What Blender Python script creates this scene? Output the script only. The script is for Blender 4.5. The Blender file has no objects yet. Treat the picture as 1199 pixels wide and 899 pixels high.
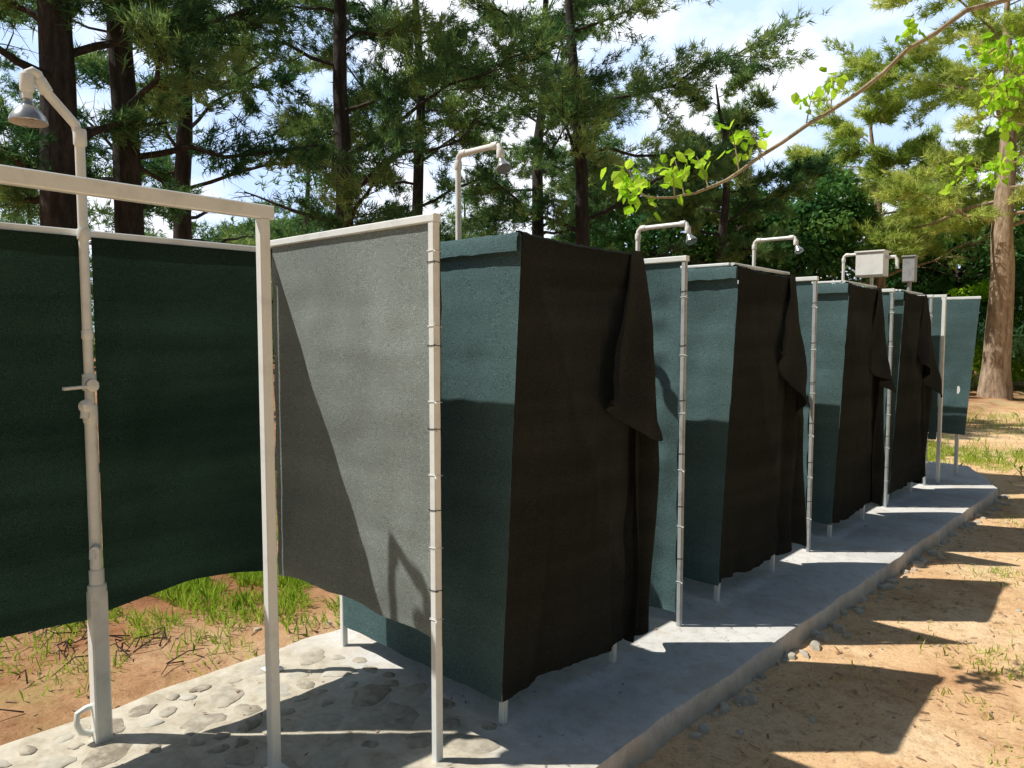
import bpy, math, random
import numpy as np
from mathutils import Vector, noise, Matrix
random.seed(4)
sc=bpy.context.scene
COL=sc.collection
# ------------------------------------------------------------ materials
def mat(name):
    m=bpy.data.materials.new(name); m.use_nodes=True
    nt=m.node_tree
    return m,nt,nt.nodes['Principled BSDF'],nt.nodes['Material Output']
def N(nt,t,**k):
    n=nt.nodes.new(t)
    for a,b in k.items():
        if a in n.inputs.keys(): n.inputs[a].default_value=b
        else: setattr(n,a,b)
    return n
def ramp(nt,stops,src=None):
    r=nt.nodes.new('ShaderNodeValToRGB')
    e=r.color_ramp.elements
    while len(e)<len(stops): e.new(.5)
    for i,(p,c) in enumerate(stops):
        e[i].position=p; e[i].color=(*c,1) if len(c)==3 else c
    if src is not None: nt.links.new(src,r.inputs['Fac'])
    return r
def mixc(nt,f,a,b,mode='MIX'):
    m=nt.nodes.new('ShaderNodeMix'); m.data_type='RGBA'; m.blend_type=mode
    for i,v in ((0,f),(6,a),(7,b)):
        if hasattr(v,'is_linked') or hasattr(v,'links'): nt.links.new(v,m.inputs[i])
        elif i==0: m.inputs[0].default_value=v
        else: m.inputs[i].default_value=(*v,1)
    return m.outputs[2]
def objco(nt,scale=(1,1,1)):
    tc=nt.nodes.new('ShaderNodeTexCoord'); mp=nt.nodes.new('ShaderNodeMapping')
    mp.inputs['Scale'].default_value=scale
    nt.links.new(tc.outputs['Object'],mp.inputs['Vector'])
    return mp.outputs['Vector']
def noi(nt,sc_,det=4,rough=.55,vec=None,out='Fac'):
    n=nt.nodes.new('ShaderNodeTexNoise'); n.inputs['Scale'].default_value=sc_
    n.inputs['Detail'].default_value=det; n.inputs['Roughness'].default_value=rough
    nt.links.new(vec if vec is not None else objco(nt),n.inputs['Vector'])
    return n.outputs[out]
def bump(nt,b,h,strength=.5,dist=.01):
    n=nt.nodes.new('ShaderNodeBump'); n.inputs['Strength'].default_value=strength; n.inputs['Distance'].default_value=dist
    nt.links.new(h,n.inputs['Height']); nt.links.new(n.outputs['Normal'],b.inputs['Normal'])

def m_cloth(name,c1,c2,gl=.1,glc=(.5,.55,.55),trans=.05,band=.12):
    m,nt,b,o=mat(name); nt.nodes.remove(b)
    fine=noi(nt,300,2,.6,objco(nt,(1,1,1.4)))
    thread=noi(nt,60,2,.5,objco(nt,(.45,.45,4)))
    bands=noi(nt,1.0,2,.6,objco(nt,(.35,.35,7)))
    big=noi(nt,1.5,3,.5)
    r=ramp(nt,[(.34,c1),(.62,c2),(.76,tuple(min(1,x*1.8) for x in c2))],fine)
    rt=ramp(nt,[(.3,(.90,)*3),(.7,(1.07,)*3)],thread)
    rb=ramp(nt,[(.3,(1-band,)*3),(.7,(1+band*.7,)*3)],bands)
    rg=ramp(nt,[(.3,(.84,)*3),(.7,(1.12,)*3)],big)
    mod=rt.outputs[0]
    for q in (rb,rg): mod=mixc(nt,1.0,mod,q.outputs[0],'MULTIPLY')
    c=mixc(nt,1.0,r.outputs[0],mod,'MULTIPLY')
    bp=N(nt,'ShaderNodeBump'); bp.inputs['Strength'].default_value=.3; bp.inputs['Distance'].default_value=.003
    nt.links.new(fine,bp.inputs['Height'])
    df=N(nt,'ShaderNodeBsdfDiffuse'); nt.links.new(c,df.inputs['Color']); nt.links.new(bp.outputs[0],df.inputs['Normal'])
    g=N(nt,'ShaderNodeBsdfGlossy'); g.inputs['Roughness'].default_value=.7; nt.links.new(bp.outputs[0],g.inputs['Normal'])
    gc=mixc(nt,1,ramp(nt,[(.36,(.25,.25,.25)),(.66,(1,1,1))],fine).outputs[0],glc,'MULTIPLY'); gc=mixc(nt,1,gc,mod,'MULTIPLY'); nt.links.new(gc,g.inputs['Color'])
    m1=N(nt,'ShaderNodeMixShader'); m1.inputs[0].default_value=gl
    nt.links.new(df.outputs[0],m1.inputs[1]); nt.links.new(g.outputs[0],m1.inputs[2])
    tr=N(nt,'ShaderNodeBsdfTranslucent'); nt.links.new(c,tr.inputs['Color'])
    ms=N(nt,'ShaderNodeMixShader'); ms.inputs[0].default_value=trans
    nt.links.new(m1.outputs[0],ms.inputs[1]); nt.links.new(tr.outputs[0],ms.inputs[2])
    nt.links.new(ms.outputs[0],o.inputs['Surface'])
    return m
M_GLARE_GREY=m_cloth('shade_cloth_glare_grey',(.13,.155,.147),(.31,.35,.335),.06,(.9,.97,.95),.015)  # near panel's cloth, lens glare put into a greyer, lighter colour
M_TEAL=m_cloth('shade_cloth_teal',(.030,.060,.062),(.105,.178,.185),.05,(.66,.88,.93),.015)
M_BLACK=m_cloth('shade_cloth_black',(.014,.016,.014),(.038,.041,.037),.02,(.38,.40,.38),.10,band=.2)
M_BLACK_LIT=m_cloth('shade_cloth_black_flap_lit',(.020,.022,.020),(.054,.057,.052),.02,(.4,.42,.40),.10,band=.05)  # lighter copy of the black cloth, light caught by the flap put into colour
M_GREEN=m_cloth('shade_cloth_green',(.009,.020,.014),(.028,.056,.040),.01,(.3,.35,.33),.26,band=.3)

def m_paint(name,c,rough=.4,metal=0,dirt=.25,rustf=.3):
    m,nt,b,o=mat(name)
    n=noi(nt,9,6,.7)
    r=ramp(nt,[(.36,tuple(x*(1-dirt) for x in c)),(.5,c)],n)
    rust=ramp(nt,[(.68,(0,0,0)),(.74,(rustf,)*3)],noi(nt,23,5,.7)).outputs[0]
    cc=mixc(nt,rust,r.outputs[0],tuple(x*f for x,f in zip(c,(.62,.5,.38))))
    nt.links.new(cc,b.inputs['Base Color'])
    b.inputs['Roughness'].default_value=rough; b.inputs['Metallic'].default_value=metal
    bump(nt,b,noi(nt,60,3),.1,.002)
    return m
M_WHITE=m_paint('white_painted_steel',(.80,.83,.82),.35,0,.12)
M_GALV=m_paint('grey_painted_steel',(.40,.43,.44),.4,0,.3)
M_PVC=m_paint('white_pvc_pipe',(.82,.83,.79),.30,0,.12,.15)
M_STEEL=m_paint('grey_plastic_chrome',(.5,.53,.53),.25,.6)
M_DARKTIE=m_paint('cable_tie_black',(.03,.03,.03),.5)
M_GREYBOX=m_paint('grey_box_plastic',(.34,.36,.36),.5)

def m_slab():
    m,nt,b,o=mat('concrete')
    n1=noi(nt,1.3,6,.65); n2=noi(nt,14,6,.7); n3=noi(nt,120,3,.6)
    c=ramp(nt,[(.3,(.58,.575,.56)),(.5,(.70,.695,.68)),(.72,(.80,.795,.78))],n1).outputs[0]
    d=ramp(nt,[(.3,(.78,.76,.72)),(.52,(1,1,1))],n2).outputs[0]
    e=ramp(nt,[(.3,(.88,.87,.86)),(.6,(1.03,1.03,1.03))],n3).outputs[0]
    c=mixc(nt,1,c,d,'MULTIPLY'); c=mixc(nt,1,c,e,'MULTIPLY')
    dust=ramp(nt,[(.5,(0,0,0)),(.68,(.6,.6,.6))],noi(nt,2.7,6,.7)).outputs[0]
    c=mixc(nt,dust,c,(.60,.52,.41))
    stain=ramp(nt,[(.56,(0,0,0)),(.62,(.3,.3,.3)),(.7,(.1,.1,.1))],noi(nt,.9,5,.6,objco(nt,(1,1.6,1)))).outputs[0]
    c=mixc(nt,stain,c,(.38,.38,.37))
    g=nt.nodes.new('ShaderNodeSeparateXYZ'); tc=nt.nodes.new('ShaderNodeTexCoord')
    nt.links.new(tc.outputs['Object'],g.inputs[0])
    ad=N(nt,'ShaderNodeMath',operation='ADD'); nt.links.new(g.outputs['Y'],ad.inputs[0]); 
    nn=noi(nt,3,4,.6); nt.links.new(nn,ad.inputs[1])
    rr=ramp(nt,[(.40,(1,1,1)),(.46,(0,0,0))])
    mr=N(nt,'ShaderNodeMapRange'); mr.inputs['From Min'].default_value=0; mr.inputs['From Max'].default_value=6
    nt.links.new(ad.outputs[0],mr.inputs['Value']); nt.links.new(mr.outputs[0],rr.inputs['Fac'])
    mort=ramp(nt,[(.3,(.38,.33,.24)),(.5,(.56,.51,.41)),(.7,(.68,.64,.54))],noi(nt,9,6,.7)).outputs[0]
    c=mixc(nt,rr.outputs[0],c,mort)
    z=ramp(nt,[(.0,(1,1,1)),(1,(0,0,0))])
    mz=N(nt,'ShaderNodeMapRange'); mz.inputs['From Min'].default_value=-.12; mz.inputs['From Max'].default_value=-.02
    nt.links.new(g.outputs['Z'],mz.inputs['Value']); nt.links.new(mz.outputs[0],z.inputs['Fac'])
    mu=N(nt,'ShaderNodeMath',operation='MULTIPLY'); mu.inputs[1].default_value=.6
    nt.links.new(z.outputs[0],mu.inputs[0])
    c=mixc(nt,mu.outputs[0],c,(.42,.32,.21))
    nt.links.new(c,b.inputs['Base Color']); b.inputs['Roughness'].default_value=.9
    b.inputs['Specular IOR Level'].default_value=.2
    bump(nt,b,n2,.35,.010)
    return m
M_SLAB=m_slab()
def m_stone():
    m,nt,b,o=mat('river_stone')
    at=N(nt,'ShaderNodeAttribute',attribute_name='tint')
    c=ramp(nt,[(0,(.27,.23,.17)),(.35,(.37,.33,.26)),(.7,(.45,.41,.33)),(1,(.56,.54,.47))],at.outputs['Fac']).outputs[0]
    d=ramp(nt,[(.3,(.75,.75,.75)),(.65,(1.1,1.1,1.1))],noi(nt,30,5,.65)).outputs[0]
    c=mixc(nt,1,c,d,'MULTIPLY')
    du=ramp(nt,[(.44,(0,0,0)),(.62,(.75,.75,.75))],noi(nt,13,5,.7)).outputs[0]
    c=mixc(nt,du,c,(.56,.51,.41))
    nt.links.new(c,b.inputs['Base Color']); b.inputs['Roughness'].default_value=.85
    bump(nt,b,noi(nt,50,4),.3,.004)
    return m
M_STONE=m_stone()
def m_ground():
    m,nt,b,o=mat('sandy_earth')
    g=nt.nodes.new('ShaderNodeSeparateXYZ'); tc=nt.nodes.new('ShaderNodeTexCoord')
    nt.links.new(tc.outputs['Object'],g.inputs[0])
    n1=noi(nt,.8,8,.68); n2=noi(nt,9,8,.75); n3=noi(nt,70,4,.7)
    sand=ramp(nt,[(.30,(.54,.29,.14)),(.5,(.78,.53,.30)),(.68,(.87,.69,.46))],n1).outputs[0]
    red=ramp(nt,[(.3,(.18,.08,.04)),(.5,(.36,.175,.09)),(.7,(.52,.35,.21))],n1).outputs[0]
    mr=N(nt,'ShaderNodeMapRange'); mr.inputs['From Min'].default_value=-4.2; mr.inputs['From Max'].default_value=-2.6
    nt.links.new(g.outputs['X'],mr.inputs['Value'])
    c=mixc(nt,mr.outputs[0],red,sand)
    d=ramp(nt,[(.28,(.60,.50,.42)),(.50,(1,1,1)),(.75,(1.08,1.07,1.06))],n2).outputs[0]
    e=ramp(nt,[(.30,(.62,.56,.5)),(.46,(1,1,1)),(.72,(1.08,1.08,1.08))],n3).outputs[0]
    c=mixc(nt,1,c,d,'MULTIPLY'); c=mixc(nt,1,c,e,'MULTIPLY')
    gp=ramp(nt,[(.54,(0,0,0)),(.66,(.5,.5,.5))],noi(nt,.55,6,.7,objco(nt,(1,.8,1)))).outputs[0]
    c=mixc(nt,gp,c,(.38,.36,.13))
    nt.links.new(c,b.inputs['Base Color']); b.inputs['Roughness'].default_value=1
    b.inputs['Specular IOR Level'].default_value=.1
    bump(nt,b,n2,.7,.03)
    return m
M_GROUND=m_ground()
def m_leaf(name,ca,cb,cc,trans=.4):
    m,nt,b,o=mat(name); nt.nodes.remove(b)
    at=N(nt,'ShaderNodeAttribute',attribute_name='tint')
    c=ramp(nt,[(0,ca),(.5,cb),(1,cc)],at.outputs['Fac']).outputs[0]
    df=N(nt,'ShaderNodeBsdfDiffuse'); nt.links.new(c,df.inputs['Color'])
    tr=N(nt,'ShaderNodeBsdfTranslucent')
    c2=mixc(nt,1,c,(1.2,1.18,.75),'MULTIPLY'); nt.links.new(c2,tr.inputs['Color'])
    ms=N(nt,'ShaderNodeMixShader'); ms.inputs[0].default_value=trans
    nt.links.new(df.outputs[0],ms.inputs[1]); nt.links.new(tr.outputs[0],ms.inputs[2]); nt.links.new(ms.outputs[0],o.inputs['Surface'])
    return m
M_PINE=m_leaf('pine_needles_dark',(.04,.11,.06),(.13,.25,.11),(.36,.47,.19),.45)
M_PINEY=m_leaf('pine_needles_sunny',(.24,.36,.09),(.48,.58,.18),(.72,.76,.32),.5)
M_BROAD=m_leaf('broad_leaves_dark',(.03,.09,.04),(.07,.18,.06),(.18,.34,.10),.4)
M_BRIGHT=m_leaf('bright_leaves',(.24,.50,.03),(.42,.72,.05),(.62,.85,.12),.55)
M_GRASS=m_leaf('grass_blades',(.18,.34,.03),(.40,.56,.08),(.66,.62,.26),.4)
def m_bark(name,a,b_,c_):
    m,nt,b,o=mat(name)
    v=objco(nt,(1,1,.25))
    n=noi(nt,11,8,.7,v)
    c=ramp(nt,[(.3,a),(.5,b_),(.7,c_)],n).outputs[0]
    nt.links.new(c,b.inputs['Base Color']); b.inputs['Roughness'].default_value=.95
    bump(nt,b,n,1,.05)
    return m
M_BARK=m_bark('pine_bark',(.012,.010,.009),(.042,.034,.029),(.10,.08,.065))
M_BARKR=m_bark('pine_bark_reddish',(.14,.10,.07),(.40,.29,.20),(.62,.50,.38))
M_TWIG=m_bark('twig_bark',(.22,.17,.10),(.44,.37,.23),(.60,.52,.36))

# ------------------------------------------------------------ mesh helpers
class MB:
    def __init__(s): s.v=[]; s.f=[]; s.t=[]
    def add(s,vs,fs,t=None):
        o=len(s.v); s.v+= [tuple(p) for p in vs]; s.f+=[tuple(i+o for i in f) for f in fs]
        s.t+=[t if t is not None else .5]*len(vs)
    def tube(s,pts,rad,n=10,cap=True):
        pts=[Vector(p) for p in pts]
        if not isinstance(rad,(list,tuple)): rad=[rad]*len(pts)
        vs=[];fs=[]; up=None
        for i,p in enumerate(pts):
            a=pts[max(i-1,0)]; b=pts[min(i+1,len(pts)-1)]
            d=(b-a); d=d.normalized() if d.length>1e-9 else Vector((0,0,1))
            if up is None: up=Vector((1,0,0)) if abs(d.x)<.8 else Vector((0,1,0))
            u=(up-d*up.dot(d)); 
            if u.length<1e-5: u=d.orthogonal()
            u.normalize(); w=d.cross(u); up=u
            for k in range(n):
                an=2*math.pi*k/n
                vs.append(p+(u*math.cos(an)+w*math.sin(an))*rad[i])
        for i in range(len(pts)-1):
            for k in range(n):
                fs.append((i*n+k,i*n+(k+1)%n,(i+1)*n+(k+1)%n,(i+1)*n+k))
        if cap:
            fs.append(tuple(range(n))[::-1]); fs.append(tuple((len(pts)-1)*n+k for k in range(n)))
        s.add(vs,fs)
    def bar(s,a,b,w,h,bev=.004):
        a=Vector(a);b=Vector(b); d=(b-a).normalized()
        up=Vector((0,0,1)) if abs(d.z)<.8 else Vector((1,0,0))
        sd=d.cross(up).normalized(); u=sd.cross(d).normalized()
        hw=w/2;hh=h/2
        prof=[(-hw+bev,-hh),(hw-bev,-hh),(hw,-hh+bev),(hw,hh-bev),(hw-bev,hh),(-hw+bev,hh),(-hw,hh-bev),(-hw,-hh+bev)]
        vs=[a+sd*x+u*y for x,y in prof]+[b+sd*x+u*y for x,y in prof]
        fs=[(k,(k+1)%8,8+(k+1)%8,8+k) for k in range(8)]+[tuple(range(8))[::-1],tuple(range(8,16))]
        s.add(vs,fs)
    def lathe(s,c,axis,prof,n=20):
        axis=Vector(axis).normalized(); c=Vector(c)
        s.tube([c+axis*h for h,r in prof],[max(r,.0005) for h,r in prof],n)
    def obj(s,name,m,parent=None,smooth=True,tint=False):
        me=bpy.data.meshes.new(name); me.from_pydata(s.v,[],s.f); me.update()
        me.materials.append(m)
        if tint:
            a=me.attributes.new('tint','FLOAT','POINT'); a.data.foreach_set('value',s.t)
        o=bpy.data.objects.new(name,me); COL.objects.link(o)
        if smooth:
            me.polygons.foreach_set('use_smooth',[True]*len(me.polygons))
            try: me.set_sharp_from_angle(angle=math.radians(35))
            except Exception: pass
        if parent: o.parent=parent
        return o
def empty(name):
    e=bpy.data.objects.new(name,None); COL.objects.link(e); e.empty_display_size=.2; return e
def npmesh(name,V,k,tint,m,parent=None):
    K=V.shape[0]; me=bpy.data.meshes.new(name)
    me.vertices.add(K*k); me.vertices.foreach_set('co',V.reshape(-1).astype(np.float32))
    me.loops.add(K*k); me.loops.foreach_set('vertex_index',np.arange(K*k,dtype=np.int32))
    me.polygons.add(K); me.polygons.foreach_set('loop_start',np.arange(0,K*k,k,dtype=np.int32))
    me.update(calc_edges=True)
    a=me.attributes.new('tint','FLOAT','POINT'); a.data.foreach_set('value',np.repeat(tint,k).astype(np.float32))
    me.materials.append(m)
    o=bpy.data.objects.new(name,me); COL.objects.link(o)
    if parent: o.parent=parent
    return o
def nrm(a): return a/np.maximum(np.linalg.norm(a,axis=-1,keepdims=True),1e-9)

# ------------------------------------------------------------ ground
def smooth(a,b,x):
    t=min(max((x-a)/(b-a),0),1); return t*t*(3-2*t)
def ghz(x,y):
    back=smooth(-3.30,-3.50,x)
    z=-.105*(1-back)+(-.03)*back
    n=noise.noise(Vector((x*.9,y*.9,3)))*.025+noise.noise(Vector((x*3.1,y*3.1,7)))*.012
    if -3.36<x<-1.3 and y<10.3: n=min(n,0)*.3
    z+=n
    r=math.hypot(x,y)
    z+=noise.noise(Vector((x*.07,y*.07,1)))*.25*smooth(8,25,r)
    return z
def build_ground():
    n=230; s=np.linspace(-1,1,n); k=6.3; sp=450*np.sinh(k*s)/math.sinh(k)
    xs=sp-1.5; ys=sp+5
    vs=[(x,y,ghz(x,y)) for y in ys for x in xs]
    fs=[(j*n+i,j*n+i+1,(j+1)*n+i+1,(j+1)*n+i) for j in range(n-1) for i in range(n-1)]
    b=MB(); b.add(vs,fs); b.obj('ground',M_GROUND)
build_ground()

# ------------------------------------------------------------ concrete slab
def edge(y):
    e=-1.605+.026*y
    if y>9.1: e-= (y-9.1)*.42
    return e+noise.noise(Vector((y*1.7,0,0)))*.025+noise.noise(Vector((y*7,2,0)))*.010
def build_slab():
    ys=np.arange(-2.5,10.45,.04); b=MB(); vs=[];cols=0
    for y in ys:
        e=edge(y); row=[]
        L=-3.37+noise.noise(Vector((y*2.3,9,0)))*.04
        row.append((L-.03,y,-.14)); row.append((L,y,-.012+noise.noise(Vector((y*5,4,1)))*.01))
        nx=34
        for i in range(nx):
            x=L+.03+(e-.02-L-.03)*i/(nx-1)
            z=noise.noise(Vector((x*2,y*2,5)))*.006
            if y<2.1: z+=noise.noise(Vector((x*11,y*11,5)))*.007
            row.append((x,y,z))
        j=noise.noise(Vector((y*9,1,1)))*.012+noise.noise(Vector((y*25,1,1)))*.006
        row.append((e-.004,y,-.004)); row.append((e+.002+j,y,-.02)); row.append((e+.004+j*1.6,y,-.075)); row.append((e+.03+j*2,y,-.14))
        cols=len(row); vs+=row
    fs=[]
    for j in range(len(ys)-1):
        for i in range(cols-1): fs.append((j*cols+i,j*cols+i+1,(j+1)*cols+i+1,(j+1)*cols+i))
    last=(len(ys)-1)*cols
    o=len(vs)
    for i in range(cols): vs.append((vs[last+i][0],vs[last+i][1]+.03,-.16))
    for i in range(cols-1): fs.append((last+i,last+i+1,o+i+1,o+i))
    b.add(vs,fs); b.obj('concrete_slab',M_SLAB)
build_slab()
def stone(b,x,y,z,rx,ry,rz,ang,t,n=14,rings=4,irr=.3):
    vs=[];fs=[]; sd=random.random()*50
    rad=[1+irr*noise.noise(Vector((math.cos(2*math.pi*k/n)*1.3+sd,math.sin(2*math.pi*k/n)*1.3,sd))) for k in range(n)]
    for r in range(rings):
        f=[1.0,.93,.75,.42][r]; h=[-.6,.35,.8,.97][r]
        for k in range(n):
            a=2*math.pi*k/n; px=math.cos(a)*rx*f*rad[k]; py=math.sin(a)*ry*f*rad[k]
            vs.append((x+px*math.cos(ang)-py*math.sin(ang),y+px*math.sin(ang)+py*math.cos(ang),z+h*rz))
    vs.append((x,y,z+rz))
    for r in range(rings-1):
        for k in range(n): fs.append((r*n+k,r*n+(k+1)%n,(r+1)*n+(k+1)%n,(r+1)*n+k))
    for k in range(n): fs.append(((rings-1)*n+k,(rings-1)*n+(k+1)%n,rings*n))
    b.add(vs,fs,t)
sb=MB(); placed=[]
for k in range(2600):
    r=(random.choice([.085,.1,.075]) if k<300 else random.choice([.035,.05,.065]))*random.uniform(.8,1.2)
    x=random.uniform(-3.25,-1.70); y=random.uniform(-1.2,2.1)
    if x>-1.95 and y>1.7: continue
    if all((x-a)**2+(y-c)**2>(r+q+.014)**2 for a,c,q in placed):
        placed.append((x,y,r))
        stone(sb,x,y,-.001,r*1.15,r*.85,random.uniform(.006,.010),random.random()*6.3,random.random(),irr=.5)
sb.obj('paving_stones',M_STONE,tint=True)
pb=MB()
for _ in range(260):
    y=random.uniform(0,10); r=random.choice([.006,.008,.014,.028])*random.uniform(.7,1.3)
    x=edge(y)+abs(random.gauss(.03,.05))+.015
    stone(pb,x,y,ghz(x,y)+r*.1,r*1.3,r,r*.7,random.random()*6,random.uniform(.6,1),8,irr=.9)
for _ in range(1900):
    x=random.uniform(-1.3,4) if random.random()<.7 else random.uniform(-9,-3.5); y=random.uniform(0,14)
    r=random.choice([.004,.005,.008,.014])*random.uniform(.6,1.3)
    stone(pb,x,y,ghz(x,y)+r*.1,r*1.2,r,r*.7,random.random()*6,random.random(),6,irr=.7)
pb.obj('pebbles',M_STONE,tint=True)

# ------------------------------------------------------------ cloth
def cloth(name,m,A,B,zt,zb,parent,amp=.012,bulge=0.0,nx=36,nz=56,seed=0,scallop=.0,ztB=None,A2=None,B2=None,wr=1.0,over=0.0,topsag=0.0,folds=0.0):
    A=Vector((*A,0));B=Vector((*B,0)); A2=Vector((*(A2 or A[:2]),0)); B2=Vector((*(B2 or B[:2]),0))
    d=(B-A).normalized(); n=Vector((d.y,-d.x,0))
    L=(B-A).length; ztB=zt if ztB is None else ztB
    b=MB(); vs=[]
    zbf=zb if callable(zb) else (lambda s:zb)
    for j in range(nz+1):
        v=j/nz
        for i in range(nx+1):
            s=i/nx
            z0=zt+(ztB-zt)*s-topsag*(math.sin(math.pi*s)**.7+.35*noise.noise(Vector((s*9,seed,1)))); z=z0+(zbf(s)-z0)*v
            P=(A.lerp(B,s)).lerp(A2.lerp(B2,s),v)
            pin=min(1,min(s,1-s)*9)
            w=noise.noise(Vector((s*L*2.2+seed,z*1.3,seed)))*amp*1.5
            w+=noise.noise(Vector((s*L*7+seed,z*2.0,seed+5)))*amp*.8*wr
            w+=noise.noise(Vector((s*L*3+z*6+seed,z*5-s*4,seed+9)))*amp*.5*wr
            w+=noise.noise(Vector((s*L*2+seed,z*14,seed+2)))*amp*.22*wr
            w+=folds*(noise.noise(Vector((s*L*11+seed+v*.8,z*.5,seed+3)))+.5*noise.noise(Vector((s*L*22+v*3,z*1.1,seed))))*(.3+v)
            w*=pin*min(1,.1+v*5)
            w+=bulge*math.sin(math.pi*s)*math.sin(math.pi*min(1,v*1.0))
            sc_=scallop*abs(math.sin(z*math.pi/.27))
            edgeL=max(0,1-s*14); edgeR=max(0,1-(1-s)*14)
            P=P+d*(edgeL*sc_-edgeR*sc_)+n*w
            vs.append((P.x,P.y,z))
    W=nx+1
    fs=[(j*W+i,j*W+i+1,(j+1)*W+i+1,(j+1)*W+i) for j in range(nz) for i in range(nx)]
    if over>0:
        o=len(vs)
        for q,(dd,dz) in enumerate(((.35,.012),(.75,.010),(1.0,-.01),(1.05,-.06))):
            for i in range(nx+1):
                x,y,z=vs[i]; vs.append((x-n.x*over*dd,y-n.y*over*dd,z+dz+.006*noise.noise(Vector((i*.5,seed,q)))))
        for q in range(4):
            for i in range(nx):
                a=(o+(q-1)*W if q else 0)+i; c=o+q*W+i
                fs.append((a,c,c+1,a+1))
    b.add(vs,fs)
    return b.obj(name,m,parent)
def tie(b,x,y,z,h=.016):
    t=.0016; e=h+t
    c=[(x-e,y-e),(x+e,y-e),(x+e,y+e),(x-e,y+e),(x-e,y-e)]
    b.tube([(p[0],p[1],z+.003*math.sin(k*2)) for k,p in enumerate(c)],t,5,False)
    b.bar((x+e,y-e,z),(x+e+.012,y-e-random.uniform(0,.014),z+random.uniform(-.008,.012)),.004,.003,.0005)
XF=-1.985; XB=-3.14
def flap(name,parent,yi,seed,mt):
    rnd=random.Random(seed)
    ap=(yi+.90,2.0); hl=(yi+.56+rnd.uniform(-.04,.06),1.38+rnd.uniform(-.14,.1)); hr=(yi+1.04+rnd.uniform(-.03,.05),1.08+rnd.uniform(-.14,.08))
    b=MB(); vs=[]; nv=46; ns=34
    for j in range(nv+1):
        v=j/nv
        for i in range(ns+1):
            s=i/ns
            l=(ap[0]-.06+(hl[0]-ap[0]+.06)*v**1.05, ap[1]+(hl[1]-ap[1])*v)
            r=(ap[0]+.03+(hr[0]-ap[0]-.03)*v**.75, ap[1]+(hr[1]-ap[1])*v)
            y=l[0]+(r[0]-l[0])*s; z=l[1]+(r[1]-l[1])*s
            x=XF+.04+.08*v+.055*v*math.sin(s*math.pi*2.6+seed+v*1.4)+.018*math.sin(s*13+v*8)*v+.03*v*noise.noise(Vector((s*5,v*5,seed)))
            if i==0: x-=.03*v
            z+=.022*math.sin(s*6+seed)*v
            vs.append((x,y,z))
    W=ns+1; base=nv*W
    for q,(dx,dz) in enumerate(((-.012,-.006),(-.016,.012))):
        for i in range(W):
            x,y,z=vs[base+i]; vs.append((x+dx,y,z+dz))
    b.add(vs,[(j*W+i,j*W+i+1,(j+1)*W+i+1,(j+1)*W+i) for j in range(nv+2) for i in range(ns)])
    return b.obj(name,mt,parent)
def strip(name,parent,yi,seed,mt):
    b=MB(); vs=[]; nv=60; ns=30
    for j in range(nv+1):
        v=j/nv; z=1.985-v*1.87
        for i in range(ns+1):
            s=i/ns
            y=yi+.86+(.07+.19*min(1,v*1.8)+.03*math.sin(v*5+seed))*s
            x=XF+.020+.05*min(1,v*3)*math.sin(s*9+seed*1.7+v*1.5)+.02*v*math.sin(v*9+s*3+seed)
            zz=z-.04*math.sin(s*4+seed)*v
            vs.append((x,y,zz))
    W=ns+1; b.add(vs,[(j*W+i,j*W+i+1,(j+1)*W+i+1,(j+1)*W+i) for j in range(nv) for i in range(ns)])
    return b.obj(name,mt,parent)

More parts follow.
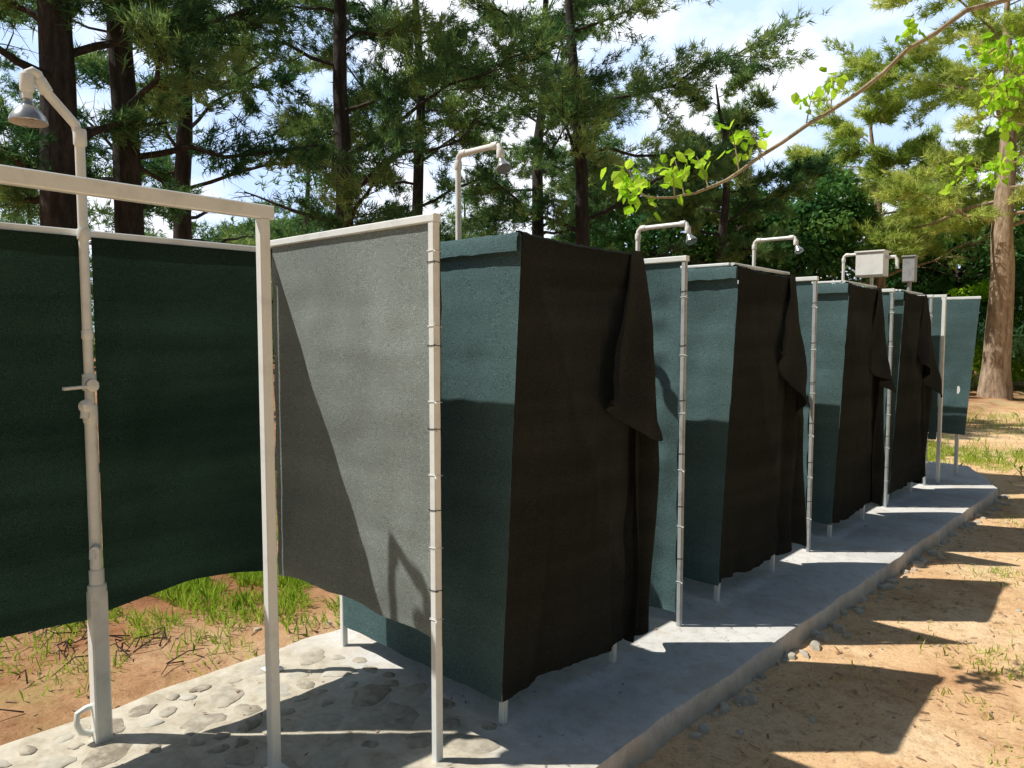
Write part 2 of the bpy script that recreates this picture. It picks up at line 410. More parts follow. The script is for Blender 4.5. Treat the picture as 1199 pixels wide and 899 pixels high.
def stall(yi,i,width=1.42):
    root=empty('shower_stall')
    fr=MB(); fg=MB(); tb=MB(); tk=MB(); yr=yi+width; H=1.99
    c=.03
    fr.bar((XF-.03,yi+.02,0),(XF+.01,yi+.07,H-.02),c,c); fr.bar((XB,yi+.02,-.02),(XB,yi+.02,H-.02),c,c)
    fr.bar((XF-.02,yi+.80,0),(XF-.02,yi+.86,H-.02),c,c)
    fg.bar((XF-.005,yr,0),(XF-.005,yr,H),.026,.026); fr.bar((XB,yr,-.02),(XB,yr,H),c,c)
    fr.bar((XF+.00,yi+.06,H-.035),(XB,yi+.04,H-.035),.026,.026); fr.bar((XF-.01,yi+.08,H-.04),(XF-.02,yi+.88,H-.04),.026,.026)
    fr.bar((XF+.012,yr,H+.016),(XB-.015,yr,H+.016),.036,.03); fr.bar((XB,yi+.06,H-.035),(XB,yr-.016,H-.035),.026,.026)
    if i>0:
        fr.bar((XF+.015,yi+.05,H+.022),(XF-.01,yi+.93,H+.022),.026,.018); fr.bar((XF+.0,yi+.045,H+.022),(XB,yi+.045,H+.022),.026,.018)
    fr.obj('frame',M_WHITE,root); fg.obj('front_post',M_GALV,root)
    for k in range(6): tie(tb,XF-.005,yr,.25+k*.31,.013)
    for k in range(6): tie(tk,XF-.005,yr,.38+k*.29,.013)
    tb.obj('cable_ties',M_WHITE,root); tk.obj('cable_ties_dark',M_DARKTIE,root)
    cloth('side_cloth_near',M_TEAL,(XF+.06,yi+.035),(XB,yi+.01),H-.005,.11,root,amp=.009,seed=i*7+1,A2=(XF,yi-.02),over=.03,wr=1.3)
    cloth('front_cloth',M_BLACK,(XF+.065,yi+.037),(XF+.03,yi+.92),H+.006,(lambda s:.11+.02*s+.014*math.sin(s*7+i)),root,amp=.022,bulge=.02,seed=i*5+2,A2=(XF+.002,yi-.018),B2=(XF+.02,yi+.97),ztB=H-.005,over=.05,topsag=.014,folds=.026,nx=60)
    strip('loose_cloth',root,yi,i*2.1+.4,M_BLACK)
    flap('folded_flap',root,yi,i*1.3+.7,M_BLACK_LIT)
    cloth('side_cloth_far',M_TEAL,(XF-.02,yr-.001),(XB,yr-.001),H+.004,.07+.03*(i%2),root,amp=.024,seed=i*3+11,scallop=.014,wr=2.0)
    cloth('back_cloth',M_GREEN,(XB+.018,yr-.02),(XB+.018,yi+.01),H-.01,.14,root,amp=.01,seed=i*3+30)
    return root
YS=[2.13,4.02,5.93,7.45]
for i,y in enumerate(YS):
    stall(y,i,1.42 if i<3 else 1.3)

def open_stall():
    root=empty('shower_stall'); fr=MB(); tb=MB(); tk=MB()
    yp=1.78
    fr.bar((-2.005,yp,0),(-2.005,yp,2.0),.033,.033)
    fr.bar((-1.988,yp,2.017),(-3.16,yp,2.017),.036,.03)
    fr.bar((-3.15,yp-.03,-.03),(-3.15,yp-.03,2.0),.034,.034)
    fr.bar((-3.15,yp-.05,1.985),(-3.15,-2.2,1.985),.03,.034)
    fr.bar((-3.15,-.6,-.03),(-3.15,-.6,1.966),.034,.034)
    fr.bar((-2.385,1.325,0),(-2.385,1.325,2.0),.038,.038)
    fr.bar((-2.385,1.36,2.025),(-2.385,-1.6,2.055),.036,.048)
    fr.bar((-2.385,-1.2,0),(-2.385,-1.2,2.02),.042,.042)
    fr.bar((-2.43,1.325,.012),(-2.34,1.325,.012),.09,.006,.001)
    fr.bar((-3.19,yp-.03,.012),(-3.11,yp-.03,.012),.08,.006,.001)
    fr.obj('frame',M_WHITE,root)
    for k in range(6): tie(tb,-2.005,yp,.55+k*.27,.0165)
    for k in range(5): tie(tk,-2.005,yp,.66+k*.30,.0165)
    tb.obj('cable_ties',M_WHITE,root); tk.obj('cable_ties_dark',M_DARKTIE,root)
    cloth('side_cloth',M_GLARE_GREY,(-2.022,yp-.002),(-3.13,yp-.002),2.008,(lambda s:.47+.02*math.sin(s*3)+.006*math.sin(s*17)),root,amp=.010,seed=3,scallop=.010,nx=60,nz=70)
    cloth('dark_edge_cloth',M_BLACK,(-1.985,yp+.012),(-2.05,yp+.03),1.985,.44,root,amp=.012,seed=23,nx=8)
    cloth('back_cloth',M_GREEN,(-3.13,1.02),(-3.13,1.73),1.975,(lambda s:.50+.04*math.sin(math.pi*s)),root,amp=.018,bulge=.02,seed=8,nx=40)
    cloth('back_cloth_left',M_GREEN,(-3.125,-2.0),(-3.125,1.005),1.975,(lambda s:.47+.03*math.sin(s*9)),root,amp=.022,seed=15,nx=90)
open_stall()
def end_stall():
    root=empty('shower_stall'); fr=MB()
    fr.bar((-1.92,9.0,0),(-1.92,9.0,2.0),.036,.036); fr.bar((-1.9,9.0,2.016),(-3.15,9.0,2.016),.03,.03); fr.bar((-3.14,9.0,-.03),(-3.14,9.0,2.0),.03,.03)
    fr.bar((-1.88,9.66,-.02),(-1.88,9.66,2.0),.036,.036); fr.bar((-1.7,9.66,2.016),(-3.15,9.66,2.016),.03,.03); fr.bar((-3.14,9.66,-.03),(-3.14,9.66,2.0),.03,.03)
    fr.obj('frame',M_WHITE,root)
    cloth('side_cloth',M_TEAL,(-1.945,8.98),(-3.13,8.98),2.0,.47,root,amp=.01,seed=51)
    cloth('side_cloth_far',M_TEAL,(-1.70,9.635),(-3.13,9.635),2.0,(lambda s:.47+.03*s),root,amp=.012,seed=54,A2=(-1.80,9.635))
    cloth('back_cloth',M_GREEN,(-3.12,9.6),(-3.12,9.02),2.0,.3,root,amp=.01,seed=57)
end_stall()

# ------------------------------------------------------------ showers
def head(b,p,ax,r,L):
    b.lathe(p,ax,[(0,.011),(L*.25,.013),(L*.3,.02),(L*.42,.022),(L*.5,r*.55),(L*.8,r*.92),(L*.97,r),(L,r*.97),(L*1.001,r*.8),(L*.96,r*.75)],22)
def fit(b,p,ax,r=.024,L=.05):
    ax=Vector(ax).normalized(); p=Vector(p)
    b.tube([p-ax*L/2,p-ax*(L/2-.004),p+ax*(L/2-.004),p+ax*L/2],[r*.93,r,r,r*.93],14)
def shower_main():
    root=empty('outdoor_shower'); b=MB()
    x,y=-3.10,.985
    b.bar((x-.005,y,-.02),(x-.005,y,.60),.062,.062,.006)
    b.tube([(x,y,.58),(x,y,1.33)],.022,14)
    b.tube([(x,y,1.33),(x-.005,y+.0,2.33),(x-.005,y-.012,2.385),(x+.003,y-.10,2.475),(x+.008,y-.125,2.51),(x+.012,y-.135,2.535),(x+.014,y-.15,2.54),(x+.014,y-.165,2.53),(x+.014,y-.17,2.50),(x+.014,y-.17,2.44)],.0175,14)
    for z,r,L in ((.60,.034,.06),(.64,.027,.10),(1.30,.026,.07),(1.42,.025,.06),(1.60,.021,.035),(1.98,.023,.04),(2.34,.023,.06)):
        fit(b,(x,y,z),(0,0,1),r,L)
    fit(b,(x+.008,y-.118,2.498),(0,-.6,1),.023,.05); fit(b,(x+.014,y-.17,2.495),(0,0,1),.023,.06)
    b.tube([(x,y,1.41),(x+.05,y-.01,1.41)],.017,12); b.lathe((x+.045,y-.01,1.41),(1,0,0),[(0,.02),(.01,.024),(.025,.022),(.03,.01)],14)
    b.bar((x+.06,y+.0,1.41),(x+.07,y-.11,1.405),.02,.012,.003)
    b.tube([(x,y,1.33),(x+.03,y-.02,1.33),(x+.055,y-.035,1.32),(x+.06,y-.04,1.29)],.016,12)
    b.lathe((x+.055,y-.03,1.335),(1,-.5,0),[(0,.024),(.012,.026),(.02,.02),(.03,.008)],14)
    fit(b,(x+.03,y-.01,.78),(1,-.4,0),.017,.08); b.tube([(x,y,.78),(x+.06,y-.03,.78),(x+.065,y-.033,.75)],.012,10)
    b.tube([(x-.02,y-.03,.03),(x-.02,y-.07,.05),(x-.02,y-.085,.09),(x-.02,y-.08,.13),(x-.02,y-.05,.14),(x-.02,y-.02,.14)],.012,10)
    b.obj('pipe',M_PVC,root)
    h=MB(); head(h,(x+.014,y-.17,2.46),(.03,0,-1),.062,.105); h.obj('shower_head',M_STEEL,root)
shower_main()
def shower(y,H,L=.33,x=-3.09):
    root=empty('outdoor_shower'); b=MB()
    b.tube([(x,y,-.03),(x,y,H-.05),(x+.004,y,H-.02),(x+.02,y,H-.004),(x+.05,y,H),(x+L-.04,y,H),(x+L-.012,y,H-.006),(x+L,y,H-.03),(x+L,y,H-.07)],.017,12)
    fit(b,(x,y,H-.06),(0,0,1),.022,.045); fit(b,(x+.045,y,H),(1,0,0),.022,.045); fit(b,(x+L-.04,y,H),(1,0,0),.022,.045); fit(b,(x+L,y,H-.05),(0,0,1),.022,.045)
    fit(b,(x,y,1.4),(0,0,1),.026,.07); b.bar((x+.02,y,1.4),(x+.06,y-.08,1.4),.02,.012,.003)
    for z in (.8,1.98): fit(b,(x,y,z),(0,0,1),.023,.05)
    b.obj('pipe',M_PVC,root)
    h=MB(); head(h,(x+L,y,H-.065),(.55,-.2,-1),.042,.085); h.obj('shower_head',M_STEEL,root)
shower(2.93,2.62,.33); shower(4.80,2.40,.42); shower(6.84,2.50,.40); shower(9.35,2.56,.36)
def boxy(b,c,s,bev):
    x,y,z=c; b.bar((x-s[0]/2,y,z),(x+s[0]/2,y,z),s[1],s[2],bev)
r=empty('water_filter_box'); b=MB()
boxy(b,(-2.75,9.30,2.42),(.30,.22,.28),.02); boxy(b,(-2.75,9.30,2.568),(.33,.25,.02),.005)
b.tube([(-2.75,9.30,2.27),(-2.75,9.3,0)],.02,10); b.tube([(-2.59,9.3,2.50),(-2.5,9.3,2.50),(-2.48,9.3,2.46),(-2.48,9.3,2.36)],.02,10)
b.obj('box',M_PVC,r)
r=empty('electric_box'); b=MB(); boxy(b,(-2.85,11.3,2.50),(.15,.14,.34),.01); boxy(b,(-2.85,11.3,2.68),(.18,.17,.02),.004); b.obj('box',M_GREYBOX,r)
b=MB(); b.tube([(-2.85,11.3,-.1),(-2.85,11.3,2.33)],.03,10); b.obj('post',M_GREYBOX,r)

# ------------------------------------------------------------ trees
def needles(P,A,M,ln,wd,rng,spread=.75):
    n=len(P)
    d=nrm(A[:,None,:]+rng.normal(0,spread,(n,M,3)))
    sd=nrm(np.cross(d,rng.normal(0,1,(n,M,3))))*(wd*rng.uniform(.7,1.3,(n,M,1)))
    L=ln*rng.uniform(.6,1.25,(n,M,1)); p=P[:,None,:]+rng.normal(0,.02,(n,M,3))
    return np.stack([p-sd,p+sd,p+d*L],axis=2).reshape(-1,3,3)
def pine(name,x,y,H,r0,seed,zmin,spread,mat_n,mat_b,lean=(0,0),dens=1.0,ndl=.16,nw=.0085,dead=.1,step=.36,M=13,tb=0.0):
    rng=np.random.default_rng(seed); root=empty(name); b=MB()
    z0=-.15; nP=14; pts=[];rad=[]
    wob=rng.normal(0,.14,(nP,2)).cumsum(0)*.7; wob-=wob[0]
    for i in range(nP):
        t=i/(nP-1); z=z0+(H-z0)*t
        pts.append(Vector((x+lean[0]*t*H+wob[i][0]*t, y+lean[1]*t*H+wob[i][1]*t, z)))
        rad.append(r0*(1.25 if i==0 else 1)*(1-t)**.75+.02)
    b.tube(pts,rad,12)
    def tp(z):
        f=(z-z0)/(H-z0)*(nP-1); i=int(min(max(f,0),nP-2)); return pts[i].lerp(pts[i+1],f-i)
    P=[];A=[];T=[]
    z=zmin; az=rng.uniform(0,6.28)
    while z<H-.2:
        t=(z-zmin)/(H-zmin); az+=2.4+rng.normal(0,.5)
        L=spread*(0.6+.4*math.sin(min(1,t*1.6+.25)*math.pi*.5))*(1-t**3*.75)*rng.uniform(.5,1.15)
        isdead=(t<.2 and rng.random()<dead*3) or rng.random()<dead*.4
        el=rng.uniform(-.2,.35)+t*.5
        p=tp(z).copy(); lp=[p.copy()]; lr=[min(.055,r0*.2*(1-t)+.012)]; nn=7
        a=az
        for k in range(1,nn):
            a+=rng.normal(0,.22); e=el+ (k/nn)*.12+rng.normal(0,.2)
            p=p+Vector((math.cos(a)*math.cos(e),math.sin(a)*math.cos(e),math.sin(e)))*(L/(nn-1))
            lp.append(p.copy()); lr.append(lr[0]*(1-k/nn)+.004)
        b.tube(lp,lr,6,False)
        nsub=int(13*dens*(L/spread)+3); ltint=rng.uniform(-.2,.2)+tb
        for s in range(nsub):
            tt=rng.uniform(.2,1.0); f=tt*(nn-1); i=int(min(f,nn-2)); q=lp[i].lerp(lp[i+1],f-i)
            a2=a+rng.choice([-1,1])*rng.uniform(.3,1.4); e2=rng.uniform(-.5,.7)
            sl=L*.34*rng.uniform(.5,1.25)*(1.15-tt*.4)
            dv=Vector((math.cos(a2)*math.cos(e2),math.sin(a2)*math.cos(e2),math.sin(e2)))
            e_=q+dv*sl; mid=q+dv*sl*.5+Vector(rng.normal(0,.06,3))
            b.tube([q,mid,e_],[.009,.006,.003],4,False)
            if isdead:
                for _ in range(3):
                    o=q.lerp(e_,rng.uniform(.3,1)); b.tube([o,o+Vector(rng.normal(0,.16,3))],[.004,.002],3,False)
                continue
            tint=rng.uniform(.1,.8)+ltint; nt_=int(24*rng.uniform(.6,1.2)*max(.5,sl))+8
            for _ in range(nt_):
                u=rng.uniform(.15,1.08); o=q.lerp(e_,u)
                P.append((o.x+rng.normal(0,.10),o.y+rng.normal(0,.10),o.z+rng.normal(0,.07)))
                A.append((dv.x,dv.y,dv.z+.35)); T.append(tint+rng.normal(0,.12))
        z+=step*rng.uniform(.6,1.4)
    b.obj('trunk_and_limbs',mat_b,root)
    P=np.array(P);A=np.array(A);T=np.array(T)
    V=needles(P,A,M,ndl,nw,rng)
    npmesh('needles',V,3,np.clip(np.repeat(T,M)+rng.normal(0,.08,len(V)),0,1),mat_n,root)
    return len(V)
tot=0
tot+=pine('pine_tree',-10.10,2.96,12.0,.25,1,3.2,2.8,M_PINE,M_BARK,dens=.8,tb=-.15)
tot+=pine('pine_tree',-10.54,3.91,12,.20,2,3.2,2.8,M_PINE,M_BARK,dens=.75,lean=(.01,0),tb=-.15)
tot+=pine('pine_tree',-10.15,6.98,10.5,.17,3,2.5,3.3,M_PINE,M_BARK,dens=1.15,lean=(.01,.02),tb=.05)
tot+=pine('pine_tree',-12.3,10.43,12,.14,4,2.9,3.3,M_PINE,M_BARK,dens=1.0,tb=0)
tot+=pine('pine_tree',-8.2,11.0,10.2,.15,5,3.0,3.9,M_PINE,M_BARK,lean=(-.04,.0),dens=1.5,tb=.12)
tot+=pine('pine_tree',-13.0,15.2,13.0,.20,6,3.2,4.2,M_PINE,M_BARK,dens=1.0,ndl=.21,nw=.012)
tot+=pine('pine_tree',-14.6,6.4,12,.2,8,2.5,3.6,M_PINE,M_BARK,dens=.6,ndl=.21,nw=.012)
tot+=pine('pine_tree',-3.74,23.6,11.5,.34,9,4.4,6.2,M_PINEY,M_BARKR,lean=(.02,.0),dens=2.1,ndl=.25,nw=.012,step=.28)
tot+=pine('pine_tree',-7.4,26,8.8,.22,10,3.0,4.2,M_PINEY,M_BARKR,dens=1.6,ndl=.26,nw=.014)
tot+=pine('pine_tree',-9.9,19.5,8.4,.18,11,3.0,3.0,M_PINE,M_BARK,dens=1.4,ndl=.22,nw=.013,tb=.1)
print('needles',tot)

def leafcloud(C,Rr,n,size,rng,flat=.8,shell=.55):
    K=len(C); idx=np.repeat(np.arange(K),n)
    d=nrm(rng.normal(0,1,(K*n,3))); rr=rng.uniform(shell,1.05,(K*n,1))
    p=C[idx]+d*rr*Rr[idx][:,None]*np.array([1,1,flat])
    a=nrm(d+rng.normal(0,.8,(K*n,3))); s=nrm(np.cross(a,rng.normal(0,1,(K*n,3)))); u=np.cross(a,s)
    L=size*rng.uniform(.6,1.3,(K*n,1))
    V=np.stack([p-u*L*.6,p+s*L*.38-u*L*.05,p+u*L*.62+a*L*.12,p-s*L*.38-u*L*.05],axis=1)
    return V,idx,p
def broad(name,x,y,H,rad,seed,m,mb,zc,n=260,k=46,size=.14,flatz=.9,r0=.2):
    rng=np.random.default_rng(seed); root=empty(name); b=MB()
    g=ghz(x,y)-.1
    b.tube([(x,y,g),(x+.05,y,zc*.5),(x,y+.1,zc)],[r0*1.3,r0*.9,r0*.6],10)
    C=[];Rr=[]
    for i in range(k):
        d=nrm(rng.normal(0,1,3)); rr=rng.uniform(.35,.95)
        c=np.array([x,y,zc])+d*rr*np.array([rad,rad,(H-zc)*flatz]); c[2]=max(c[2],g+.5)
        C.append(c); Rr.append(rad*rng.uniform(.18,.34))
        b.tube([(x,y,zc*rng.uniform(.45,1)),tuple((np.array([x,y,zc])+c)/2+rng.normal(0,.1,3)),tuple(c)],[r0*.35,r0*.2,.015],5,False)
    b.obj('trunk_and_limbs',mb,root)
    C=np.array(C);Rr=np.array(Rr)
    V,idx,p=leafcloud(C,Rr,n,size,rng)
    t=rng.uniform(.1,.9,k)[idx]+rng.normal(0,.15,len(idx))
    npmesh('leaves',V,4,np.clip(t,0,1),m,root)
broad('unseen_shade_tree',-10.4,24.3,7.2,3.3,21,M_BROAD,M_BARK,4.4,size=.17,n=300,k=60)
broad('unseen_shade_tree',-13.5,21.5,7.2,3.4,22,M_BROAD,M_BARK,4.4,size=.17,n=300,k=55)
broad('unseen_shade_tree',-6.2,31,7,3.6,23,M_BROAD,M_BARK,4.0,size=.2,n=300,k=55)
broad('shrub',-3.2,29,3.4,2.0,24,M_BRIGHT,M_TWIG,1.5,size=.13,n=240,k=36,r0=.06)
broad('shrub',-5.6,27.5,3.6,2.3,25,M_BRIGHT,M_TWIG,1.6,size=.13,n=240,k=36,r0=.06)
broad('shrub',-.9,26,3.4,1.9,26,M_BRIGHT,M_TWIG,1.5,size=.12,n=240,k=32,r0=.06)
broad('shrub',-4.6,19.5,.9,.55,27,M_BROAD,M_TWIG,.45,size=.07,n=160,k=14,r0=.03)
for j,(x,y,h) in enumerate(((8.5,2,9),(9.5,9,9),(6,-7,9),(-1,-12,9))):  # unseen trees behind the camera, added to cut ambient light on the stalls
    broad('unseen_shade_tree',x,y,h,3.4,40+j,M_BROAD,M_BARK,h*.52,size=.36,n=100,k=36)

def distant():
    rng=np.random.default_rng(77); P=[];T=[]; b=MB()
    for i in range(46):
        ang=rng.uniform(math.radians(82),math.radians(186)); dist=rng.uniform(24,50)
        cx,cy=math.cos(ang)*dist,math.sin(ang)*dist
        h=rng.uniform(.20,.32)*dist*(1 if i%3==0 else .55)+1.2; tt=rng.uniform(.15,.75)
        if 80<math.degrees(ang)<100: h*=.55
        b.tube([(cx,cy,-.3),(cx+rng.normal(0,.3),cy,h*.5),(cx,cy,h*.93)],[.16,.12,.04],6)
        for j in range(26):
            zz=h*rng.uniform(.22,1.0); sp=2.4*(1.15-zz/h)+.5; a=rng.uniform(0,6.28); q=sp*rng.uniform(.2,1)
            c=np.array([cx+math.cos(a)*q,cy+math.sin(a)*q,zz]); r=rng.uniform(.5,1.0)
            P.append(c+rng.normal(0,1,(50,3))*np.array([r,r,r*.4])*.55); T.append(np.clip(tt+rng.normal(0,.1)+rng.normal(0,.1,50),0,1))
    P=np.concatenate(P);T=np.concatenate(T); M=7
    A=rng.normal(0,.5,(len(P),3))+np.array([0,0,.3])
    V=needles(P,A,M,.30,.022,rng,.8)
    r=empty('distant_trees'); npmesh('foliage',V,3,np.repeat(T,M),M_PINE,r); b.obj('trunks',M_BARK,r)
    C=[];Rr=[]
    for i in range(120):
        ang=rng.uniform(math.radians(40),math.radians(215)); dist=rng.uniform(36,60)
        for j in range(7):
            dd=rng.normal(0,1,3); C.append((math.cos(ang)*dist+dd[0]*1.7,math.sin(ang)*dist+dd[1]*1.7,abs(1.8+dd[2]*1.3))); Rr.append(rng.uniform(.7,1.4))
    V,idx,p=leafcloud(np.array(C),np.array(Rr),90,.32,rng,.8,.3)
    npmesh('undergrowth',V,4,np.clip((rng.uniform(.2,1,120)[idx//7//90*0+idx//7])+rng.normal(0,.15,len(idx)),0,1),M_BROAD,r)
distant()
def hills():
    b=MB(); vs=[]; n=120
    for i in range(n+1):
        a=math.radians(30+190*i/n)
        h=26+14*noise.noise(Vector((i*.06,1,0)))+5*noise.noise(Vector((i*.3,2,0)))
        for rr,hh in ((330,-2),(370,h*.45),(410,h*.85),(440,h),(470,h*.7)): vs.append((math.cos(a)*rr,math.sin(a)*rr,hh+3*noise.noise(Vector((i*.5,rr*.02,0)))))
    b.add(vs,[(i*5+j,i*5+j+1,(i+1)*5+j+1,(i+1)*5+j) for i in range(n) for j in range(4)])
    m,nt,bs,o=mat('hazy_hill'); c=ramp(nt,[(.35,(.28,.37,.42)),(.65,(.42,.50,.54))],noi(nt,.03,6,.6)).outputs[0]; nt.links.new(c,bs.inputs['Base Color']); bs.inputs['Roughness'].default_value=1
    b.obj('hills',m)
hills()

def near_tree():
    rng=np.random.default_rng(5); root=empty('mulberry_tree'); b=MB(); LP=[]
    b.tube([(1.3,8.2,-.2),(1.25,8.1,.8),(1.15,7.9,1.8),(1.0,7.6,2.6)],[.16,.13,.115,.08],12)
    def limb(pts,r0,r1,leaves,lo=.2):
        P=[Vector(p) for p in pts]; Q=[]
        for i in range(len(P)-1):
            for k in range(5):
                t=k/5; a=P[max(i-1,0)];b_=P[i];c=P[i+1];d=P[min(i+2,len(P)-1)]
                Q.append(.5*((2*b_)+(c-a)*t+(2*a-5*b_+4*c-d)*t*t+(3*b_-a-3*c+d)*t**3)+Vector(rng.normal(0,.009,3)))
        Q.append(P[-1]); n=len(Q)
        b.tube(Q,[r0+(r1-r0)*i/(n-1) for i in range(n)],7)
        for _ in range(leaves):
            f=(lo+(1-lo)*rng.random())*(n-1); i=int(min(f,n-2)); q=Q[i].lerp(Q[i+1],f-i)
            LP.append(q+Vector(rng.normal(0,.05,3))-Vector((0,0,.015)))
        return Q
    Q=limb([(1.0,7.6,2.6),(.4,6.9,3.3),(-.30,5.8,3.58),(-.84,4.82,3.42),(-1.35,4.17,2.88),(-1.68,3.56,2.43),(-1.86,3.2,2.27),(-1.97,3.01,2.28)],.024,.003,10,.85)
    for i,(dx,dy,dz) in ((33,(-.10,-.03,.16)),(30,(.04,-.1,.13)),(27,(-.08,.02,.17)),(24,(-.03,-.1,.14)),(34,(.02,-.1,-.03)),(21,(.04,-.05,.17)),(35,(-.05,-.06,.03)),(29,(-.05,-.02,.19)),(18,(.03,-.06,.12)),(25,(-.04,.0,.2)),(22,(.02,.03,.18))):
        q=Q[min(i,len(Q)-1)]; e=q+Vector((dx,dy,dz)); b.tube([q,q.lerp(e,.5)+Vector((0,0,.01)),e],[.004,.003,.002],5)
        for _ in range(13): LP.append(q.lerp(e,rng.uniform(.5,1.05))+Vector(rng.normal(0,.032,3)))
    limb([(.4,6.9,3.3),(-.2,6.2,3.7),(-.7,5.6,3.8),(-1.1,5.1,3.75)],.02,.005,60,.4)
    limb([(1.0,7.6,2.6),(.2,6.8,2.9),(-.5,6.1,2.85),(-.95,5.55,2.98)],.02,.005,120,.5)
    limb([(.2,6.8,2.9),(-.4,6.0,3.2),(-.85,5.5,3.35),(-1.0,5.3,3.3)],.012,.004,110,.45)
    limb([(-.5,6.1,2.85),(-.9,5.75,2.70),(-1.1,5.5,2.65)],.009,.003,70,.3)
    limb([(.0,6.4,3.5),(-.5,5.75,3.35),(-.86,5.35,3.12),(-.9,5.2,3.0)],.009,.003,80,.3)
    limb([(1.0,7.6,2.6),(1.8,8.2,3.6),(2.4,8.6,4.3)],.05,.01,200,.3); limb([(1.0,7.6,2.6),(1.2,8.6,3.6),(1.2,9.4,4.2)],.05,.01,200,.3)
    b.obj('trunk_and_limbs',M_TWIG,root)
    P=np.array([tuple(p) for p in LP]); n=len(P)
    ax=nrm(np.array([0,0,-.5])+rng.normal(0,.6,(n,3))); s=nrm(np.cross(ax,rng.normal(0,1,(n,3)))); nn=np.cross(ax,s); L=rng.uniform(.03,.07,(n,1))
    quads=[]
    for sg in (1,-1):
        quads.append(np.stack([P,P+ax*L*.35+sg*s*L*.42+nn*L*.12,P+ax*L*.8+sg*s*L*.28+nn*L*.10,P+ax*L*1.15],axis=1))
    V=np.concatenate(quads); t=np.clip(rng.normal(.55,.25,n),0,1)
    npmesh('leaves',V,4,np.tile(t,2),M_BRIGHT,root)
near_tree()

def grass():
    rng=np.random.default_rng(12); P=[];T=[];L=[]
    def patch(cx,cy,r,n,h,tt,ry=None):
        for _ in range(n):
            x=cx+rng.normal(0,r*.5); y=cy+rng.normal(0,(ry or r)*.5)
            if x>-3.42 and x<edge(y)+.03 and -2<y<10.4: continue
            if noise.noise(Vector((x*3.3,y*3.3,0)))<-.05: continue
            P.append((x,y,ghz(x,y)-.004)); T.append(np.clip(rng.normal(tt,.2),0,1)); L.append(h*rng.uniform(.4,1.2))
    patch(-4.6,2.2,1.0,6500,.11,.35); patch(-4.1,2.7,.7,2600,.09,.3); patch(-5.2,1.7,.9,3200,.12,.35); patch(-5.5,3.2,1.3,3500,.10,.4); patch(-4.0,1.35,.5,400,.06,.5)
    patch(-7.5,4,2.5,6000,.12,.4)
    patch(-2.6,11.4,1.1,4500,.14,.55); patch(-1.6,12.2,1.0,2500,.12,.6); patch(-3.8,12.5,1.6,3500,.14,.5); patch(-2,17,4,6000,.13,.6,2.5)
    for _ in range(70):
        x=rng.uniform(-1.2,2.5); y=rng.uniform(2.2,11); patch(x,y,rng.uniform(.06,.35),int(rng.uniform(15,110)),.045,.7)
    patch(-.55,4.2,.28,320,.05,.6); patch(-.35,5.0,.3,280,.05,.6); patch(-1.32,4.0,.06,40,.07,.3); patch(-.2,6.4,.5,320,.05,.7)
    P=np.array(P);T=np.array(T);L=np.array(L)[:,None]; n=len(P)
    d=nrm(np.array([0,0,1])+rng.normal(0,.38,(n,3))); s=nrm(np.cross(d,rng.normal(0,1,(n,3))))*.0032; bend=rng.normal(0,.3,(n,3))*np.array([1,1,0])
    m=P+d*L*.6; t=P+d*L+bend*L*.6
    V=np.stack([P-s,P+s,m+s*.8,t,m-s*.8],axis=1)
    npmesh('grass',V,5,T,M_GRASS)
grass()
def litter():
    rng=np.random.default_rng(99); n=12000
    x=np.where(rng.random(n)<.45,rng.uniform(-1.35,3,n),rng.uniform(-9,-3.4,n)); y=rng.uniform(0,14,n)
    z=np.array([ghz(a,b)+.006 for a,b in zip(x,y)]); P=np.stack([x,y,z],1)
    d=nrm(rng.normal(0,1,(n,3))*np.array([1,1,.12])); s=nrm(np.cross(d,np.array([0,0,1.])))
    L=rng.uniform(.01,.06,(n,1)); w=rng.uniform(.001,.005,(n,1))
    V=np.stack([P-s*w,P+s*w,P+d*L+s*w,P+d*L-s*w],axis=1)
    m,nt,bs,o=mat('dry_litter'); at=N(nt,'ShaderNodeAttribute',attribute_name='tint'); c=ramp(nt,[(0,(.14,.07,.04)),(1,(.46,.30,.16))],at.outputs['Fac']).outputs[0]; nt.links.new(c,bs.inputs['Base Color'])
    npmesh('dry_leaf_litter',V,4,rng.random(n),m)
    q=420; x=rng.uniform(-3.2,-1.65,q); y=rng.uniform(-.5,9,q); P=np.stack([x,y,np.full(q,.011)],1)
    d=nrm(rng.normal(0,1,(q,3))*np.array([1,1,.1])); s=nrm(np.cross(d,np.array([0,0,1.]))); L=rng.uniform(.008,.04,(q,1)); w=rng.uniform(.001,.006,(q,1))
    npmesh('fallen_leaves',np.stack([P-s*w*.3,P+d*L*.5+s*w,P+d*L,P+d*L*.5-s*w],axis=1),4,rng.random(q),m)
    b=MB()
    for _ in range(70):
        x=rng.uniform(-5,-3.6); y=rng.uniform(.6,1.6); a=rng.uniform(0,6.28); L=rng.uniform(.05,.3)
        b.tube([(x,y,ghz(x,y)+.01),(x+math.cos(a)*L*.5,y+math.sin(a)*L*.5,ghz(x,y)+.03+rng.uniform(0,.03)),(x+math.cos(a+.3)*L,y+math.sin(a+.3)*L,ghz(x,y)+.015)],[.004,.003,.002],5)
    b.obj('fallen_twigs',M_BARK)
litter()

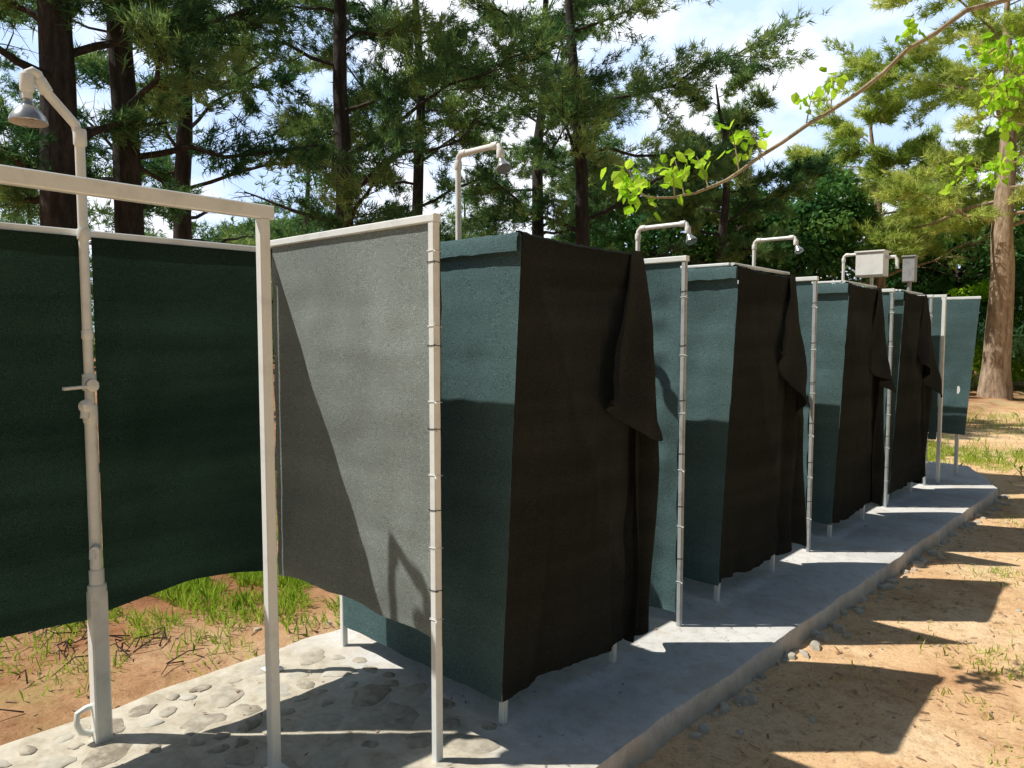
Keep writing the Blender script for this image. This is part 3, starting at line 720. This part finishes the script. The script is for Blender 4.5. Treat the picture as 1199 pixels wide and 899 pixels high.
# ------------------------------------------------------------ light
sx,sy=.54,.50
el=math.atan(1/math.hypot(sx,sy)); rot=math.atan2(-sx,-sy)
w=bpy.data.worlds.new('World'); sc.world=w; w.use_nodes=True; nt=w.node_tree; bg=nt.nodes['Background']
sk=nt.nodes.new('ShaderNodeTexSky'); sk.sky_type='NISHITA'; sk.sun_disc=False; sk.sun_elevation=el; sk.sun_rotation=rot%(2*math.pi); sk.dust_density=1.0; sk.air_density=1.0
tc=nt.nodes.new('ShaderNodeTexCoord'); mp=nt.nodes.new('ShaderNodeMapping'); mp.inputs['Scale'].default_value=(1,1,1.6); nt.links.new(tc.outputs['Generated'],mp.inputs['Vector'])
nz=nt.nodes.new('ShaderNodeTexNoise'); nz.inputs['Scale'].default_value=5.0; nz.inputs['Detail'].default_value=8; nz.inputs['Roughness'].default_value=.5; nt.links.new(mp.outputs[0],nz.inputs['Vector'])
cl=ramp(nt,[(.42,(.64,.84,1.20)),(.56,(1.14,1.18,1.26))],nz.outputs['Fac'])
cs=nt.nodes.new('ShaderNodeVectorMath'); cs.operation='SCALE'; cs.inputs['Scale'].default_value=18.0; nt.links.new(cl.outputs[0],cs.inputs[0])
dt=nt.nodes.new('ShaderNodeVectorMath'); dt.operation='DOT_PRODUCT'; dt.inputs[1].default_value=(-.65,.72,.0); nt.links.new(tc.outputs['Generated'],dt.inputs[0])
mr=nt.nodes.new('ShaderNodeMapRange'); mr.inputs['From Min'].default_value=.38; mr.inputs['From Max'].default_value=.70; nt.links.new(dt.outputs['Value'],mr.inputs['Value'])
c=mixc(nt,mr.outputs[0],sk.outputs[0],cs.outputs[0]); nt.links.new(c,bg.inputs['Color']); bg.inputs['Strength'].default_value=.06
sl=bpy.data.lights.new('sun','SUN'); sl.energy=5; sl.angle=math.radians(.5); sl.color=(1,.95,.86)
so=bpy.data.objects.new('sun',sl); COL.objects.link(so); so.rotation_euler=Vector((sx,sy,-1)).to_track_quat('-Z','Y').to_euler(); so.location=(-10,-10,20)

# ------------------------------------------------------------ camera
cd=bpy.data.cameras.new('camera'); cd.sensor_width=36; cd.lens=36*860/1199; cd.clip_end=1500; cd.clip_start=.05
co=bpy.data.objects.new('camera',cd); COL.objects.link(co); co.location=(0,0,1.6)
co.rotation_euler=(math.radians(90-3.8),0,math.radians(42.4)); sc.camera=co
sc.view_settings.view_transform='Standard'; sc.view_settings.look='None'; sc.view_settings.exposure=0
